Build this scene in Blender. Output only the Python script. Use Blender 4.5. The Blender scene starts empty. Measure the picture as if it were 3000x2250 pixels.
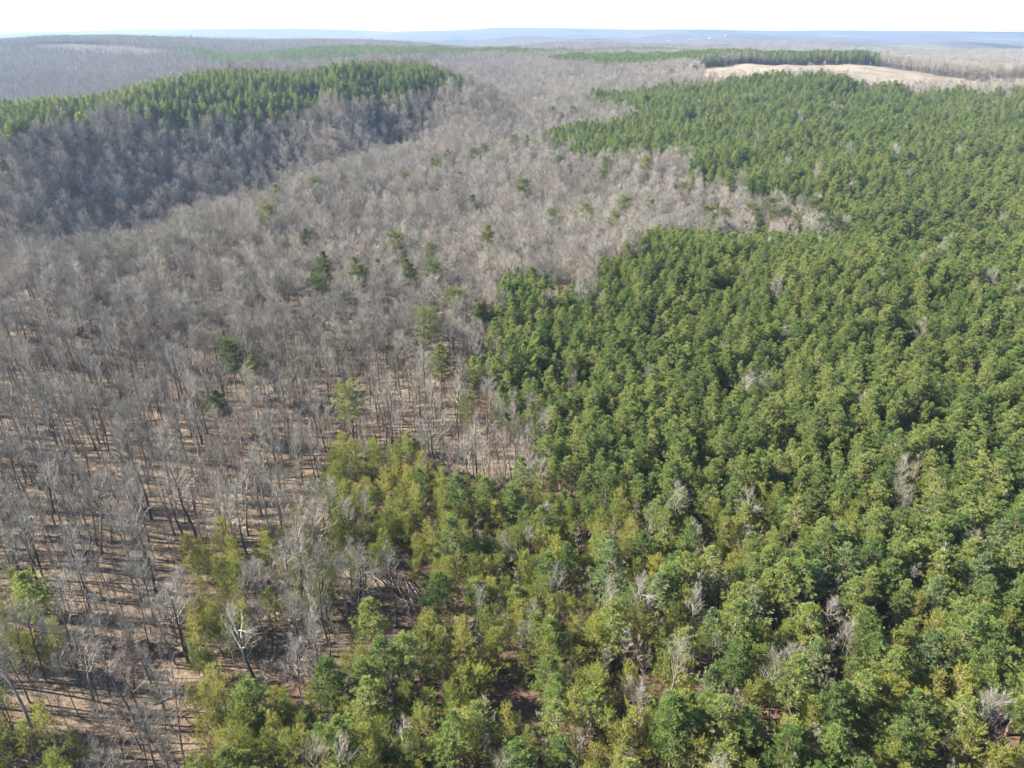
import bpy, math, random
import numpy as np
from mathutils import Vector
R = math.radians
scene = bpy.context.scene

# ------------------------------------------------------------------ camera, sky, sun, exposure
cam_data = bpy.data.cameras.new('camera')
cam_data.sensor_width = 36.0
cam_data.lens = 36.0 * 2142.0 / 3000.0
cam_data.clip_start = 0.5
cam_data.clip_end = 60000.0
camera = bpy.data.objects.new('camera', cam_data)
scene.collection.objects.link(camera)
CAM = np.array([0.0, 0.0, 95.0])
PITCH = R(26.0)
camera.location = CAM
camera.rotation_euler = (R(90) - PITCH, 0, 0)
scene.camera = camera

SUN_AZ = math.atan2(-1.0, 0.04)
SUN_EL = R(35)
world = bpy.data.worlds.new('World')
scene.world = world
world.use_nodes = True
wn = world.node_tree
wn.nodes.clear()
sky = wn.nodes.new('ShaderNodeTexSky')
sky.sky_type = 'NISHITA'
sky.sun_disc = False
sky.sun_elevation = SUN_EL
sky.sun_rotation = SUN_AZ
sky.altitude = 3000
sky.air_density = 0.8
sky.dust_density = 0.2
sky.ozone_density = 1.0
bg = wn.nodes.new('ShaderNodeBackground')
bg.inputs['Strength'].default_value = 0.085
wo = wn.nodes.new('ShaderNodeOutputWorld')
wn.links.new(sky.outputs[0], bg.inputs['Color'])
wn.links.new(bg.outputs[0], wo.inputs['Surface'])

sun_data = bpy.data.lights.new('sun', 'SUN')
sun_data.energy = 5.0
sun_data.angle = R(0.53)
sun_data.color = (1.0, 0.955, 0.88)
sun = bpy.data.objects.new('sun', sun_data)
scene.collection.objects.link(sun)
SUN_DIR = Vector((math.sin(SUN_AZ) * math.cos(SUN_EL), math.cos(SUN_AZ) * math.cos(SUN_EL), math.sin(SUN_EL)))
sun.rotation_euler = SUN_DIR.to_track_quat('Z', 'Y').to_euler()

vs = scene.view_settings
vs.view_transform = 'Standard'
vs.look = 'None'
vs.exposure = 2.48
vs.gamma = 1.0
vs.use_curve_mapping = False
cy = scene.cycles
cy.max_bounces = 5
cy.diffuse_bounces = 4
cy.glossy_bounces = 1
cy.transmission_bounces = 2
cy.volume_bounces = 0
cy.transparent_max_bounces = 8
cy.use_denoising = True
cy.adaptive_threshold = 0.02
cy.sample_clamp_indirect = 6.0

# ------------------------------------------------------------------ terrain: surveyed heights (x y z), thin plate between them
CTRL = """64 112 2; 86 165 2; 122 168 0; 44 168 0; 106 215 4; 147 212 5; 55 222 1; 134 283 7; 172 255 5; 69 290 6; 166 375 -10; 218 330 -11; 247 380 -9; 190 418 3; 266 418 3; 232 520 9; 325 520 9; 144 540 7; 297 680 18; 410 670 19; 181 690 17; 94 720 16; 334 770 26; 456 750 24; 222 790 25; 285 880 43; 441 930 43; 553 850 37; 545 900 37; 395 1230 42; 560 1210 41; 474 1230 42; 724 1300 22; 831 1300 17; 887 1600 25; 0 248 0; 0 368 -3; 67 360 -1; 0 450 0; 82 450 4; 0 560 5; 0 755 12; 70 800 18; 0 1150 24; 180 1050 29; 0 1420 31; 230 1350 33; 0 1650 38; 277 1300 39; -192 270 5; -170 300 -1; -161 370 -3; -130 480 -1; -88 560 3; -57 650 7; -144 190 -2; -128 238 -2; -85 250 0; -54 330 -1; -67 420 -1; -281 400 -17; -289 418 -6; -294 431 3; -303 450 14; -313 470 23; -330 500 30; -255 440 -18; -270 475 -4; -279 497 7; -290 525 21; -226 492 -21; -236 523 -6; -243 545 7; -252 573 22; -187 550 -12; -196 585 2; -203 620 24; -129 570 -13; -134 600 0; -139 635 23; -144 665 35; -147 715 51; -76 690 9; -212 668 47; -247 622 43; -270 588 39; -99 725 47; -308 540 30; -34 720 31; -63 730 39; -754 1150 -22; -904 1400 1; -651 1250 -11; -772 1500 8; -928 1900 46; -1187 2000 53; -729 1800 37; -546 1500 14; -646 1900 26; -1458 2300 44; -1164 2300 55; -912 2400 48; -384 1500 27; -382 1800 38; -149 1750 36; -684 2700 40; -343 2700 31; 140 3300 23; 699 3300 16; 1105 2600 14; 1431 2400 10; 1693 4000 14; 2371 4000 11; -70 75 0; 0 75 -3; 70 75 1; -110 130 0; -20 130 -5; 100 130 3; -150 195 -1; -20 195 0; 60 195 2; 0 0 0; -90 0 2; 90 0 2; -150 60 0; 150 60 4; 0 -150 5; -250 -150 0; 250 -150 10; -190 110 -4; 200 120 8; 0 -800 20; -800 -600 10; 800 -600 30; -1500 -1000 30; 1500 -1000 30; -250 335 -34; -320 260 -40; -225 375 -36; -190 432 -35; -165 490 -32; -140 545 -26; -100 635 -15; -400 180 -35; -550 220 -25; -700 500 -10; 500 300 20; 700 500 30; 900 900 30; 450 150 15; -650 930 -38; -400 920 -36; -200 960 -20; -50 960 10; -900 1000 -30; -480 680 -12; -560 600 -2; -400 760 -28; -250 860 -12; 330 800 38; 520 860 38; -1700 2000 45; -1200 3400 10; 0 3600 0; 1800 3600 0; -3000 3500 20; 3000 3500 20; 3000 1500 25; -3000 1500 20; 0 2300 15; 900 1900 10; 190 318 -3; 110 330 -4; 280 350 2"""
ctrl = np.array([[float(a) for a in q.split()] for q in CTRL.split(';')])


def warp(x, y):
    r = np.hypot(x, y)
    s = np.log1p(r / 150.0) / np.maximum(r, 1e-9) * 5
    return np.stack([x * s, y * s], -1)


def tps(r2):
    return np.where(r2 > 0, r2 * np.log(np.maximum(r2, 1e-12)) * 0.5, 0)


TXY = warp(ctrl[:, 0], ctrl[:, 1])
n_ = len(ctrl)
A_ = tps(((TXY[:, None] - TXY[None]) ** 2).sum(-1)) + 0.05 * np.eye(n_)
Pm = np.c_[np.ones(n_), TXY]
TPSW = np.linalg.solve(np.block([[A_, Pm], [Pm.T, np.zeros((3, 3))]]), np.r_[ctrl[:, 2], np.zeros(3)])
_rn = np.random.RandomState(5)
WAVES = []
for wl, amp in ((9, 0.12), (23, 0.3), (60, 0.7), (170, 1.3)):
    for _ in range(5):
        a = _rn.rand() * 2 * math.pi
        WAVES.append((math.cos(a) * 6.283 / wl / (0.8 + 0.5 * _rn.rand()), math.sin(a) * 6.283 / wl, _rn.rand() * 6.28, amp * 0.45))
FARW = []
for wl, amp in ((700, 7), (1700, 15), (4200, 17)):
    for _ in range(6):
        a = _rn.rand() * 2 * math.pi
        FARW.append((math.cos(a) * 6.283 / wl * (0.8 + 0.5 * _rn.rand()), math.sin(a) * 6.283 / wl, _rn.rand() * 6.28, amp * 0.4))


def smooth(a, b, x):
    t = np.clip((x - a) / (b - a), 0, 1)
    return t * t * (3 - 2 * t)


HOR_U = np.array([-1200, 0, 100, 300, 430, 560, 700, 860, 1000, 1150, 1300, 1450, 1600, 1900, 2200, 2600, 3000, 4200])
HOR_Z = np.array([20, 27, 42, 66, 80, 73, 79, 88, 67, 42, 55, 92, 86, 73, 63, 56, 52, 46])


def ground(x, y):
    x = np.asarray(x, float)
    y = np.asarray(y, float)
    sh = x.shape
    x = x.ravel()
    y = y.ravel()
    q = warp(x, y)
    z = np.empty(len(q))
    for i in range(0, len(q), 20000):
        b = q[i:i + 20000]
        D = ((b[:, None] - TXY[None]) ** 2).sum(-1)
        z[i:i + 20000] = tps(D) @ TPSW[:-3] + TPSW[-3] + b @ TPSW[-2:]
    for kx, ky, ph, am in WAVES:
        z += am * np.sin(kx * x + ky * y + ph)
    r = np.hypot(x, y)
    far = np.full(len(x), 2.0)
    for kx, ky, ph, am in FARW:
        far += am * np.sin(kx * x + ky * y + ph)
    u = 1500 + 2142 * x / np.maximum(y * 0.9, 1)
    hz = np.where(y > 500, np.interp(u, HOR_U, HOR_Z), 50.0)
    far = far * (1 - smooth(7500, 10500, r)) + hz * smooth(7200, 10600, r) + 4 * np.sin(x / 330.0 + 1.3 * np.sin(y / 500.0)) * smooth(3000, 6000, r)
    far -= 200 * smooth(11300, 12000, r)
    z = z * (1 - smooth(3000, 4600, r)) + far * smooth(3000, 4600, r)
    return z.reshape(sh)


def inside(poly, x, y):
    x = np.asarray(x, float)
    y = np.asarray(y, float)
    res = np.zeros(x.shape, bool)
    n = len(poly)
    j = n - 1
    for i in range(n):
        xi, yi = poly[i]
        xj, yj = poly[j]
        c = ((yi > y) != (yj > y)) & (x < (xj - xi) * (y - yi) / (yj - yi + 1e-12) + xi)
        res ^= c
        j = i
    return res


def cover(poly, x, y, a=5.0):
    """inside(), with the ragged edge a stand of trees has"""
    x = np.asarray(x, float)
    y = np.asarray(y, float)
    dx = a * (np.sin(x / 4.1 + 1.7 * np.sin(y / 6.3)) + 0.7 * np.sin(y / 3.1 + x / 9.7))
    dy = a * (np.sin(y / 5.2 + 1.3 * np.sin(x / 7.9)) + 0.7 * np.sin(x / 2.9 - y / 11.3))
    return inside(poly, x + dx, y + dy)


def project(x, y, z):
    qx, qy, qz = x - CAM[0], y - CAM[1], z - CAM[2]
    f = qy * math.cos(PITCH) - qz * math.sin(PITCH)
    up = qy * math.sin(PITCH) + qz * math.cos(PITCH)
    f = np.maximum(f, 0.01)
    return 1500 + 2142 * qx / f, 1125 - 2142 * up / f, f


# land cover on the plan (metres)
NEAR_STAND = [(-11, 215), (-6, 257), (11, 267), (20, 239), (30, 247), (38, 272), (63, 310), (91, 332), (128, 340), (172, 345), (212, 315), (262, 298), (250, 180), (118, 130), (77, 131), (46, 123), (28, 127), (10, 137), (8, 159), (-5, 168), (-9, 188)]
UPPER_STAND = [(77, 793), (145, 830), (220, 826), (238, 815), (365, 778), (470, 738), (560, 705), (620, 600), (420, 300), (262, 282), (205, 302), (172, 338), (162, 367), (157, 395), (106, 433), (114, 499), (83, 496), (50, 496), (21, 544), (27, 595), (64, 616), (118, 673), (83, 724)]
HILL_STAND = [(-320, 600), (-290, 650), (-210, 710), (-120, 770), (-50, 790), (-25, 755), (-60, 725), (-86, 703), (-122, 670), (-171, 622), (-205, 598), (-242, 564), (-263, 556), (-290, 562)]
SPUR_SCRUB = [(-480, 430), (-400, 445), (-311, 463), (-301, 496), (-293, 526), (-289, 553), (-270, 580), (-300, 630), (-400, 620), (-500, 540)]
BACK_STAND = [(-760, 1820), (-630, 1860), (-500, 1880), (-322, 1880), (-112, 1880), (200, 1830), (120, 1660), (10, 1560), (-195, 1590), (-287, 1570), (-349, 1480), (-457, 1540), (-600, 1600)]
FIELD_STAND = [(60, 1330), (150, 1190), (250, 1160), (300, 1190), (395, 1240), (475, 1242), (562, 1220), (640, 1450), (420, 1500), (180, 1500), (80, 1450)]
FIELD = [(215, 880), (240, 1000), (265, 1160), (337, 1190), (395, 1238), (475, 1240), (561, 1218), (545, 1100), (535, 1020), (560, 965), (660, 955), (950, 900), (850, 720), (620, 765), (510, 790), (357, 800), (256, 835)]
RIDGE_PINES = [(-1550, 2120), (-1150, 2140), (-980, 2200), (-960, 2380), (-1550, 2380)]
KNOLL_PINES = [(-1500, 1680), (-1180, 1730), (-1090, 1790), (-1200, 1850), (-1500, 1850)]
CLEARCUT = [(-1240, 1930), (-1126, 2050), (-937, 1970), (-829, 1850), (-733, 1850), (-697, 1810), (-782, 1740), (-872, 1740), (-958, 1770), (-1057, 1820)]
TRACK = [(236, 1215), (240, 1160), (252, 1080), (262, 1000), (257, 940), (249, 880), (246, 850)]
THICKET = [(-45, 146), (-39, 153), (-31, 156), (-23, 151), (-11, 138), (8, 140), (29, 138), (47, 134), (79, 140), (160, 150), (130, 30), (-41, 30), (-44, 69), (-45, 79), (-32, 80), (-28, 84), (-25, 93), (-17, 99), (-18, 112), (-26, 115), (-38, 119)]
GROVE = [(-65, 117), (-60, 121), (-51, 113), (-41, 87), (-40, 77), (-48, 77), (-56, 97)]
EDGE_A = [(-96, 102), (-86, 102), (-77, 98), (-71, 86), (-79, 84), (-100, 84)]
EDGE_B = [(-95, 77), (-71, 77), (-62, 71), (-53, 55), (-60, 30), (-95, 30)]
FILL = [(-46, 129), (-19, 120), (-15, 109), (-28, 109), (-33, 97), (-43, 96), (-51, 114)]

# ------------------------------------------------------------------ materials
def new_mat(name):
    m = bpy.data.materials.new(name)
    m.use_nodes = True
    nt = m.node_tree
    nt.nodes.clear()
    return m, nt, nt.nodes.new, nt.links.new


def ramp(nt, fac, stops):
    r = nt.nodes.new('ShaderNodeValToRGB')
    e = r.color_ramp.elements
    while len(e) < len(stops):
        e.new(0.5)
    for k, (p, c) in enumerate(stops):
        e[k].position = p
        e[k].color = (*c, 1)
    nt.links.new(fac, r.inputs['Fac'])
    return r.outputs['Color']


def mixc(nt, fac, a, b, mode='MIX'):
    n = nt.nodes.new('ShaderNodeMix')
    n.data_type = 'RGBA'
    n.blend_type = mode
    for s, v in ((n.inputs[0], fac), (n.inputs[6], a), (n.inputs[7], b)):
        if isinstance(v, (int, float)):
            s.default_value = v
        elif isinstance(v, tuple):
            s.default_value = (*v, 1)
        else:
            nt.links.new(v, s)
    return n.outputs[2]


def foliage_mat(name, stops, trans=0.25, rough=0.55, spec=0.25, nscale=0.5):
    m, nt, N, L = new_mat(name)
    oi = N('ShaderNodeObjectInfo')
    geo = N('ShaderNodeNewGeometry')
    noi = N('ShaderNodeTexNoise')
    noi.inputs['Scale'].default_value = nscale
    noi.inputs['Detail'].default_value = 2
    L(geo.outputs['Position'], noi.inputs['Vector'])
    ad = N('ShaderNodeMath')
    ad.operation = 'MULTIPLY_ADD'
    L(noi.outputs['Fac'], ad.inputs[0])
    ad.inputs[1].default_value = 0.9
    s2 = N('ShaderNodeMath')
    s2.operation = 'MULTIPLY_ADD'
    L(oi.outputs['Random'], s2.inputs[0])
    s2.inputs[1].default_value = 0.8
    s2.inputs[2].default_value = -0.35
    L(s2.outputs[0], ad.inputs[2])
    col = ramp(nt, ad.outputs[0], stops)
    p = N('ShaderNodeBsdfPrincipled')
    L(col, p.inputs['Base Color'])
    p.inputs['Roughness'].default_value = rough
    p.inputs['Specular IOR Level'].default_value = spec
    t = N('ShaderNodeBsdfTranslucent')
    L(col, t.inputs['Color'])
    mx = N('ShaderNodeMixShader')
    mx.inputs[0].default_value = trans
    L(p.outputs[0], mx.inputs[1])
    L(t.outputs[0], mx.inputs[2])
    o = N('ShaderNodeOutputMaterial')
    L(mx.outputs[0], o.inputs['Surface'])
    return m


def bark_mat(name, stops, scale=1.5, rough=0.85):
    m, nt, N, L = new_mat(name)
    oi = N('ShaderNodeObjectInfo')
    tc = N('ShaderNodeTexCoord')
    mp = N('ShaderNodeMapping')
    mp.inputs['Scale'].default_value = (3, 3, 0.5)
    L(tc.outputs['Object'], mp.inputs['Vector'])
    noi = N('ShaderNodeTexNoise')
    noi.inputs['Scale'].default_value = scale
    noi.inputs['Detail'].default_value = 3
    L(mp.outputs[0], noi.inputs['Vector'])
    ad = N('ShaderNodeMath')
    ad.operation = 'MULTIPLY_ADD'
    L(noi.outputs['Fac'], ad.inputs[0])
    ad.inputs[1].default_value = 0.6
    s2 = N('ShaderNodeMath')
    s2.operation = 'MULTIPLY_ADD'
    L(oi.outputs['Random'], s2.inputs[0])
    s2.inputs[1].default_value = 0.9
    s2.inputs[2].default_value = -0.25
    L(s2.outputs[0], ad.inputs[2])
    geo = N('ShaderNodeNewGeometry')
    sp = N('ShaderNodeTexNoise')
    sp.inputs['Scale'].default_value = 0.022
    sp.inputs['Detail'].default_value = 3
    L(geo.outputs['Position'], sp.inputs['Vector'])
    ad2 = N('ShaderNodeMath')
    ad2.operation = 'MULTIPLY_ADD'
    L(sp.outputs['Fac'], ad2.inputs[0])
    ad2.inputs[1].default_value = 1.3
    sh = N('ShaderNodeMath')
    sh.operation = 'SUBTRACT'
    L(ad.outputs[0], sh.inputs[0])
    sh.inputs[1].default_value = 0.65
    L(sh.outputs[0], ad2.inputs[2])
    col = ramp(nt, ad2.outputs[0], stops)
    p = N('ShaderNodeBsdfPrincipled')
    L(col, p.inputs['Base Color'])
    p.inputs['Roughness'].default_value = rough
    p.inputs['Specular IOR Level'].default_value = 0.06
    o = N('ShaderNodeOutputMaterial')
    L(p.outputs[0], o.inputs['Surface'])
    return m


M = {}
M['pine'] = foliage_mat('pine_needles', [(0.0, (0.092, 0.142, 0.038)), (0.35, (0.15, 0.205, 0.055)), (0.65, (0.2, 0.24, 0.062)), (1.0, (0.245, 0.27, 0.075))], trans=0.52, spec=0.1)
M['scrub'] = foliage_mat('scrub_needles', [(0.0, (0.095, 0.125, 0.024)), (0.4, (0.16, 0.182, 0.034)), (0.7, (0.21, 0.215, 0.043)), (1.0, (0.26, 0.245, 0.05))], trans=0.45, spec=0.1)
M['blue'] = foliage_mat('blue_green_needles', [(0.0, (0.085, 0.13, 0.05)), (0.5, (0.135, 0.18, 0.065)), (1.0, (0.21, 0.25, 0.1))], trans=0.35)
M['olive'] = foliage_mat('olive_needles', [(0.0, (0.085, 0.115, 0.035)), (0.5, (0.14, 0.165, 0.05)), (1.0, (0.21, 0.215, 0.07))], trans=0.45, spec=0.1)
M['pinebark'] = bark_mat('pine_bark', [(0.0, (0.09, 0.06, 0.045)), (0.6, (0.17, 0.115, 0.085)), (1.0, (0.26, 0.19, 0.15))])
M['bark'] = bark_mat('hardwood_bark', [(0.0, (0.04, 0.034, 0.027)), (0.5, (0.08, 0.068, 0.054)), (0.85, (0.13, 0.115, 0.094)), (1.0, (0.22, 0.2, 0.17))])
M['twig'] = bark_mat('hardwood_twigs', [(0.0, (0.148, 0.134, 0.106)), (0.45, (0.212, 0.193, 0.156)), (0.8, (0.27, 0.248, 0.203)), (1.0, (0.285, 0.24, 0.188))])
M['pale'] = bark_mat('pale_bark', [(0.0, (0.08, 0.072, 0.058)), (0.5, (0.12, 0.109, 0.09)), (1.0, (0.17, 0.158, 0.133))])
M['redtwig'] = bark_mat('red_budding_twigs', [(0.0, (0.19, 0.145, 0.115)), (0.5, (0.245, 0.192, 0.155)), (1.0, (0.275, 0.225, 0.18))])
M['dead'] = bark_mat('bleached_wood', [(0.0, (0.13, 0.112, 0.09)), (0.5, (0.22, 0.19, 0.158)), (1.0, (0.33, 0.295, 0.25))])
M['limb'] = bark_mat('hardwood_limbs', [(0.0, (0.1, 0.086, 0.066)), (0.5, (0.19, 0.165, 0.13)), (1.0, (0.31, 0.28, 0.23))])
M['stick'] = bark_mat('fallen_stick_wood', [(0.0, (0.06, 0.045, 0.033)), (0.5, (0.16, 0.13, 0.1)), (1.0, (0.36, 0.31, 0.26))])


def ground_mat():
    m, nt, N, L = new_mat('forest_floor')
    geo = N('ShaderNodeNewGeometry')

    def noise(s, d=4, rough=0.55):
        n = N('ShaderNodeTexNoise')
        n.inputs['Scale'].default_value = s
        n.inputs['Detail'].default_value = d
        n.inputs['Roughness'].default_value = rough
        L(geo.outputs['Position'], n.inputs['Vector'])
        return n.outputs['Fac']
    litter = ramp(nt, noise(2.6, 8, 0.75), [(0.3, (0.045, 0.034, 0.023)), (0.43, (0.115, 0.09, 0.065)), (0.55, (0.185, 0.149, 0.112)), (0.7, (0.31, 0.265, 0.21))])
    patch = ramp(nt, noise(0.06, 4), [(0.35, (0.68, 0.62, 0.56)), (0.65, (1.0, 0.97, 0.94))])
    litter = mixc(nt, 1.0, litter, patch, 'MULTIPLY')
    drift = ramp(nt, noise(0.7, 6, 0.7), [(0.36, (0.42, 0.38, 0.33)), (0.48, (0.85, 0.82, 0.77)), (0.6, (1.0, 1.0, 1.0)), (0.7, (1.25, 1.25, 1.22))])
    litter = mixc(nt, 1.0, litter, drift, 'MULTIPLY')
    needles = ramp(nt, noise(1.8, 6, 0.7), [(0.3, (0.045, 0.026, 0.017)), (0.55, (0.1, 0.06, 0.04)), (0.75, (0.19, 0.125, 0.085))])
    at = N('ShaderNodeAttribute')
    at.attribute_name = 'needle_floor'
    c = mixc(nt, at.outputs['Fac'], litter, needles)
    # the far country: woods, pine blocks and pale fields too distant to tell trees apart
    farwood = ramp(nt, noise(0.02, 5, 0.7), [(0.3, (0.04, 0.037, 0.033)), (0.7, (0.1, 0.09, 0.078))])
    mp = N('ShaderNodeMapping')
    mp.inputs['Scale'].default_value = (0.0011, 0.0004, 0.001)
    L(geo.outputs['Position'], mp.inputs['Vector'])
    pn = N('ShaderNodeTexNoise')
    pn.inputs['Scale'].default_value = 1.0
    pn.inputs['Detail'].default_value = 3
    L(mp.outputs[0], pn.inputs['Vector'])
    fieldf = ramp(nt, pn.outputs['Fac'], [(0.6, (0, 0, 0)), (0.63, (1, 1, 1))])
    pinef = ramp(nt, pn.outputs['Fac'], [(0.38, (1, 1, 1)), (0.42, (0, 0, 0))])
    fc = mixc(nt, pinef, farwood, (0.02, 0.036, 0.018))
    fc = mixc(nt, fieldf, fc, (0.11, 0.095, 0.07))
    at2 = N('ShaderNodeAttribute')
    at2.attribute_name = 'far_cover'
    c = mixc(nt, at2.outputs['Fac'], c, fc)
    p = N('ShaderNodeBsdfPrincipled')
    L(c, p.inputs['Base Color'])
    p.inputs['Roughness'].default_value = 0.95
    p.inputs['Specular IOR Level'].default_value = 0.1
    b = N('ShaderNodeBump')
    b.inputs['Strength'].default_value = 0.5
    b.inputs['Distance'].default_value = 0.12
    L(noise(3.5, 6, 0.7), b.inputs['Height'])
    L(b.outputs[0], p.inputs['Normal'])
    o = N('ShaderNodeOutputMaterial')
    L(p.outputs[0], o.inputs['Surface'])
    return m


def soil_mat(name, stops, scale):
    m, nt, N, L = new_mat(name)
    geo = N('ShaderNodeNewGeometry')
    n = N('ShaderNodeTexNoise')
    n.inputs['Scale'].default_value = scale
    n.inputs['Detail'].default_value = 8
    n.inputs['Roughness'].default_value = 0.65
    L(geo.outputs['Position'], n.inputs['Vector'])
    p = N('ShaderNodeBsdfPrincipled')
    L(ramp(nt, n.outputs['Fac'], stops), p.inputs['Base Color'])
    p.inputs['Roughness'].default_value = 0.95
    p.inputs['Specular IOR Level'].default_value = 0.1
    o = N('ShaderNodeOutputMaterial')
    L(p.outputs[0], o.inputs['Surface'])
    return m


M['ground'] = ground_mat()
M['field'] = soil_mat('dry_winter_grass', [(0.3, (0.1, 0.079, 0.056)), (0.45, (0.15, 0.122, 0.088)), (0.55, (0.19, 0.155, 0.112)), (0.7, (0.17, 0.155, 0.1))], 0.03)
M['clearcut'] = soil_mat('logged_slash', [(0.35, (0.03, 0.024, 0.018)), (0.5, (0.06, 0.048, 0.035)), (0.65, (0.11, 0.09, 0.066))], 0.05)
M['sand'] = soil_mat('pale_sandy_dirt', [(0.3, (0.3, 0.2, 0.12)), (0.7, (0.42, 0.31, 0.2))], 0.2)
M['white'] = soil_mat('white_paint', [(0.3, (0.24, 0.24, 0.23)), (0.7, (0.3, 0.3, 0.29))], 0.5)
M['roof'] = soil_mat('metal_roof', [(0.3, (0.2, 0.2, 0.2)), (0.7, (0.32, 0.32, 0.32))], 0.5)


# ------------------------------------------------------------------ geometry helpers
class Geo:
    def __init__(s):
        s.v = []
        s.f = []
        s.m = []

    def tube(s, pts, rad, sides, mat=0):
        base = len(s.v)
        n = len(pts)
        for i in range(n):
            d = np.subtract(pts[min(i + 1, n - 1)], pts[max(i - 1, 0)])
            d = d / (np.linalg.norm(d) + 1e-9)
            a = np.cross(d, (0.31, 0.87, 0.2))
            a = a / (np.linalg.norm(a) + 1e-9)
            b = np.cross(d, a)
            for k in range(sides):
                t = 6.28318 * k / sides
                s.v.append(tuple(np.asarray(pts[i]) + rad[i] * (math.cos(t) * a + math.sin(t) * b)))
        for i in range(n - 1):
            for k in range(sides):
                k2 = (k + 1) % sides
                s.f.append((base + i * sides + k, base + i * sides + k2, base + (i + 1) * sides + k2, base + (i + 1) * sides + k))
                s.m.append(mat)
        s.f.append(tuple(base + (n - 1) * sides + k for k in range(sides)))
        s.m.append(mat)

    def blade(s, p, d, length, width, side, mat=0):
        """a flat tapering blade: twig tip or needle bundle"""
        b = len(s.v)
        w = side * (width * 0.5)
        s.v += [tuple(p - w), tuple(p + w), tuple(p + d * length)]
        s.f.append((b, b + 1, b + 2))
        s.m.append(mat)

    def leaf(s, p, d, length, width, side, mat=0):
        b = len(s.v)
        w = side * (width * 0.5)
        mid = p + d * (length * 0.55)
        s.v += [tuple(p), tuple(mid - w), tuple(p + d * length), tuple(mid + w)]
        s.f.append((b, b + 1, b + 2, b + 3))
        s.m.append(mat)

    def mesh(s, name, mats, smooth=False):
        me = bpy.data.meshes.new(name)
        me.from_pydata(s.v, [], s.f)
        for m in mats:
            me.materials.append(m)
        if len(mats) > 1:
            me.polygons.foreach_set('material_index', s.m)
        if smooth:
            me.polygons.foreach_set('use_smooth', [True] * len(me.polygons))
        me.update()
        return me


def unit(v):
    return v / (np.linalg.norm(v) + 1e-9)


def rvec(rs):
    return unit(rs.normal(size=3))


def bent(p, d, length, n, rs, wob, lift):
    """points of a limb that starts at p towards d, wanders and turns upward"""
    pts = [p]
    for _ in range(n):
        d = unit(d + rs.normal(size=3) * wob + np.array([0, 0, lift]))
        p = p + d * (length / n)
        pts.append(p)
    return pts, d


def bare_tree(seed, H, spread, clear=0.5, r0=None, nb=19, ns=6, nt=12, tw=0.027, fork=0, lean=0.03, twl=1.6, sides=6, up=1.0, top=0.62):
    """trunk and crown of a leafless broadleaf tree"""
    rs = np.random.RandomState(seed)
    T, C = Geo(), Geo()
    r0 = r0 or 0.0085 * H + 0.02
    n = 8
    pts = [np.zeros(3) - np.array([0, 0, 0.4])]
    d = unit(np.array([rs.normal() * lean, rs.normal() * lean, 1]))
    p = np.zeros(3)
    reach = H * 0.93
    for i in range(n):
        p = p + d * (reach / n)
        pts.append(p)
        d = unit(d + np.array([rs.normal() * 0.04, rs.normal() * 0.04, 0.08]))
    rad = [r0 * (1.25 if i == 0 else (1 - 0.88 * (i / n) ** 1.15)) + 0.012 for i in range(n + 1)]
    T.tube(pts, rad, sides)
    pa = np.array(pts)

    def on_trunk(t):
        f = t * n
        i = min(int(f), n - 1)
        return pa[i] * (1 - (f - i)) + pa[i + 1] * (f - i), rad[i] * (1 - (f - i)) + rad[i + 1] * (f - i)
    az = rs.rand() * 6.28
    for b in range(nb):
        t = clear + (0.97 - clear) * (b + rs.rand()) / nb
        p, r = on_trunk(t)
        az += 2.4 + rs.normal() * 0.4
        rel = (t - clear) / (1 - clear)
        L = spread * (1.05 - top * rel) * (0.75 + 0.5 * rs.rand()) * (0.6 if rel < 0.12 and rs.rand() < 0.5 else 1)
        el = R((36 if up > 0.7 else 24) + 32 * rel + rs.normal() * 9)
        if fork and b < fork:
            L *= 1.5
            el = R(58)
        d = np.array([math.cos(az) * math.cos(el), math.sin(az) * math.cos(el), math.sin(el)])
        br = min(r * 0.62, 0.022 * L + 0.014)
        if fork and b < fork:
            br = r * 0.75
        bp, bd = bent(p, d, L, 4, rs, 0.16, 0.1)
        (T if fork and b < fork else C).tube(bp, [br * (1 - 0.8 * k / 4) + 0.008 for k in range(5)], 4, 0)
        for q in range(ns):
            s = 0.25 + 0.75 * (q + rs.rand()) / ns
            f = s * 4
            i = min(int(f), 3)
            sp = bp[i] * (1 - (f - i)) + bp[i + 1] * (f - i)
            ld = unit(bp[i + 1] - bp[i])
            sd = unit(ld * 0.8 + rvec(rs) * (1.0 - 0.4 * up) + np.array([0, 0, 0.35 * up]))
            SL = L * (0.55 - 0.25 * s) * (0.7 + 0.6 * rs.rand())
            sp_, sdd = bent(sp, sd, SL, 2, rs, 0.2, 0.1)
            C.tube(sp_, [0.02 + 0.004 * SL, 0.015, 0.007], 3, 0)
            for w in range(nt):
                g = 0.15 + 0.85 * (w + rs.rand()) / nt
                f = g * 2
                i = min(int(f), 1)
                tp = sp_[i] * (1 - (f - i)) + sp_[i + 1] * (f - i)
                td = unit(unit(sp_[i + 1] - sp_[i]) * 0.8 + rvec(rs) * (0.9 - 0.4 * up) + np.array([0, 0, 0.4 * up]))
                tl = twl * (0.6 + 0.7 * rs.rand()) * (0.5 + 0.5 * min(1, SL))
                C.blade(tp, td, tl, tw, unit(np.cross(td, rvec(rs))), 1)
                if rs.rand() < 0.7:
                    m_ = tp + td * tl * 0.45
                    t2 = unit(td + rvec(rs) * 0.8)
                    C.blade(m_, t2, tl * 0.6, tw * 0.8, unit(np.cross(t2, rvec(rs))), 1)
    return T, C


def facing(q, out, rs):
    """needle sprays lie with their broad side outward and up, unevenly"""
    return unit(np.cross(q, unit(out * 0.6 + np.array([0, 0, 0.5]) + rvec(rs) * 0.75)))


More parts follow.
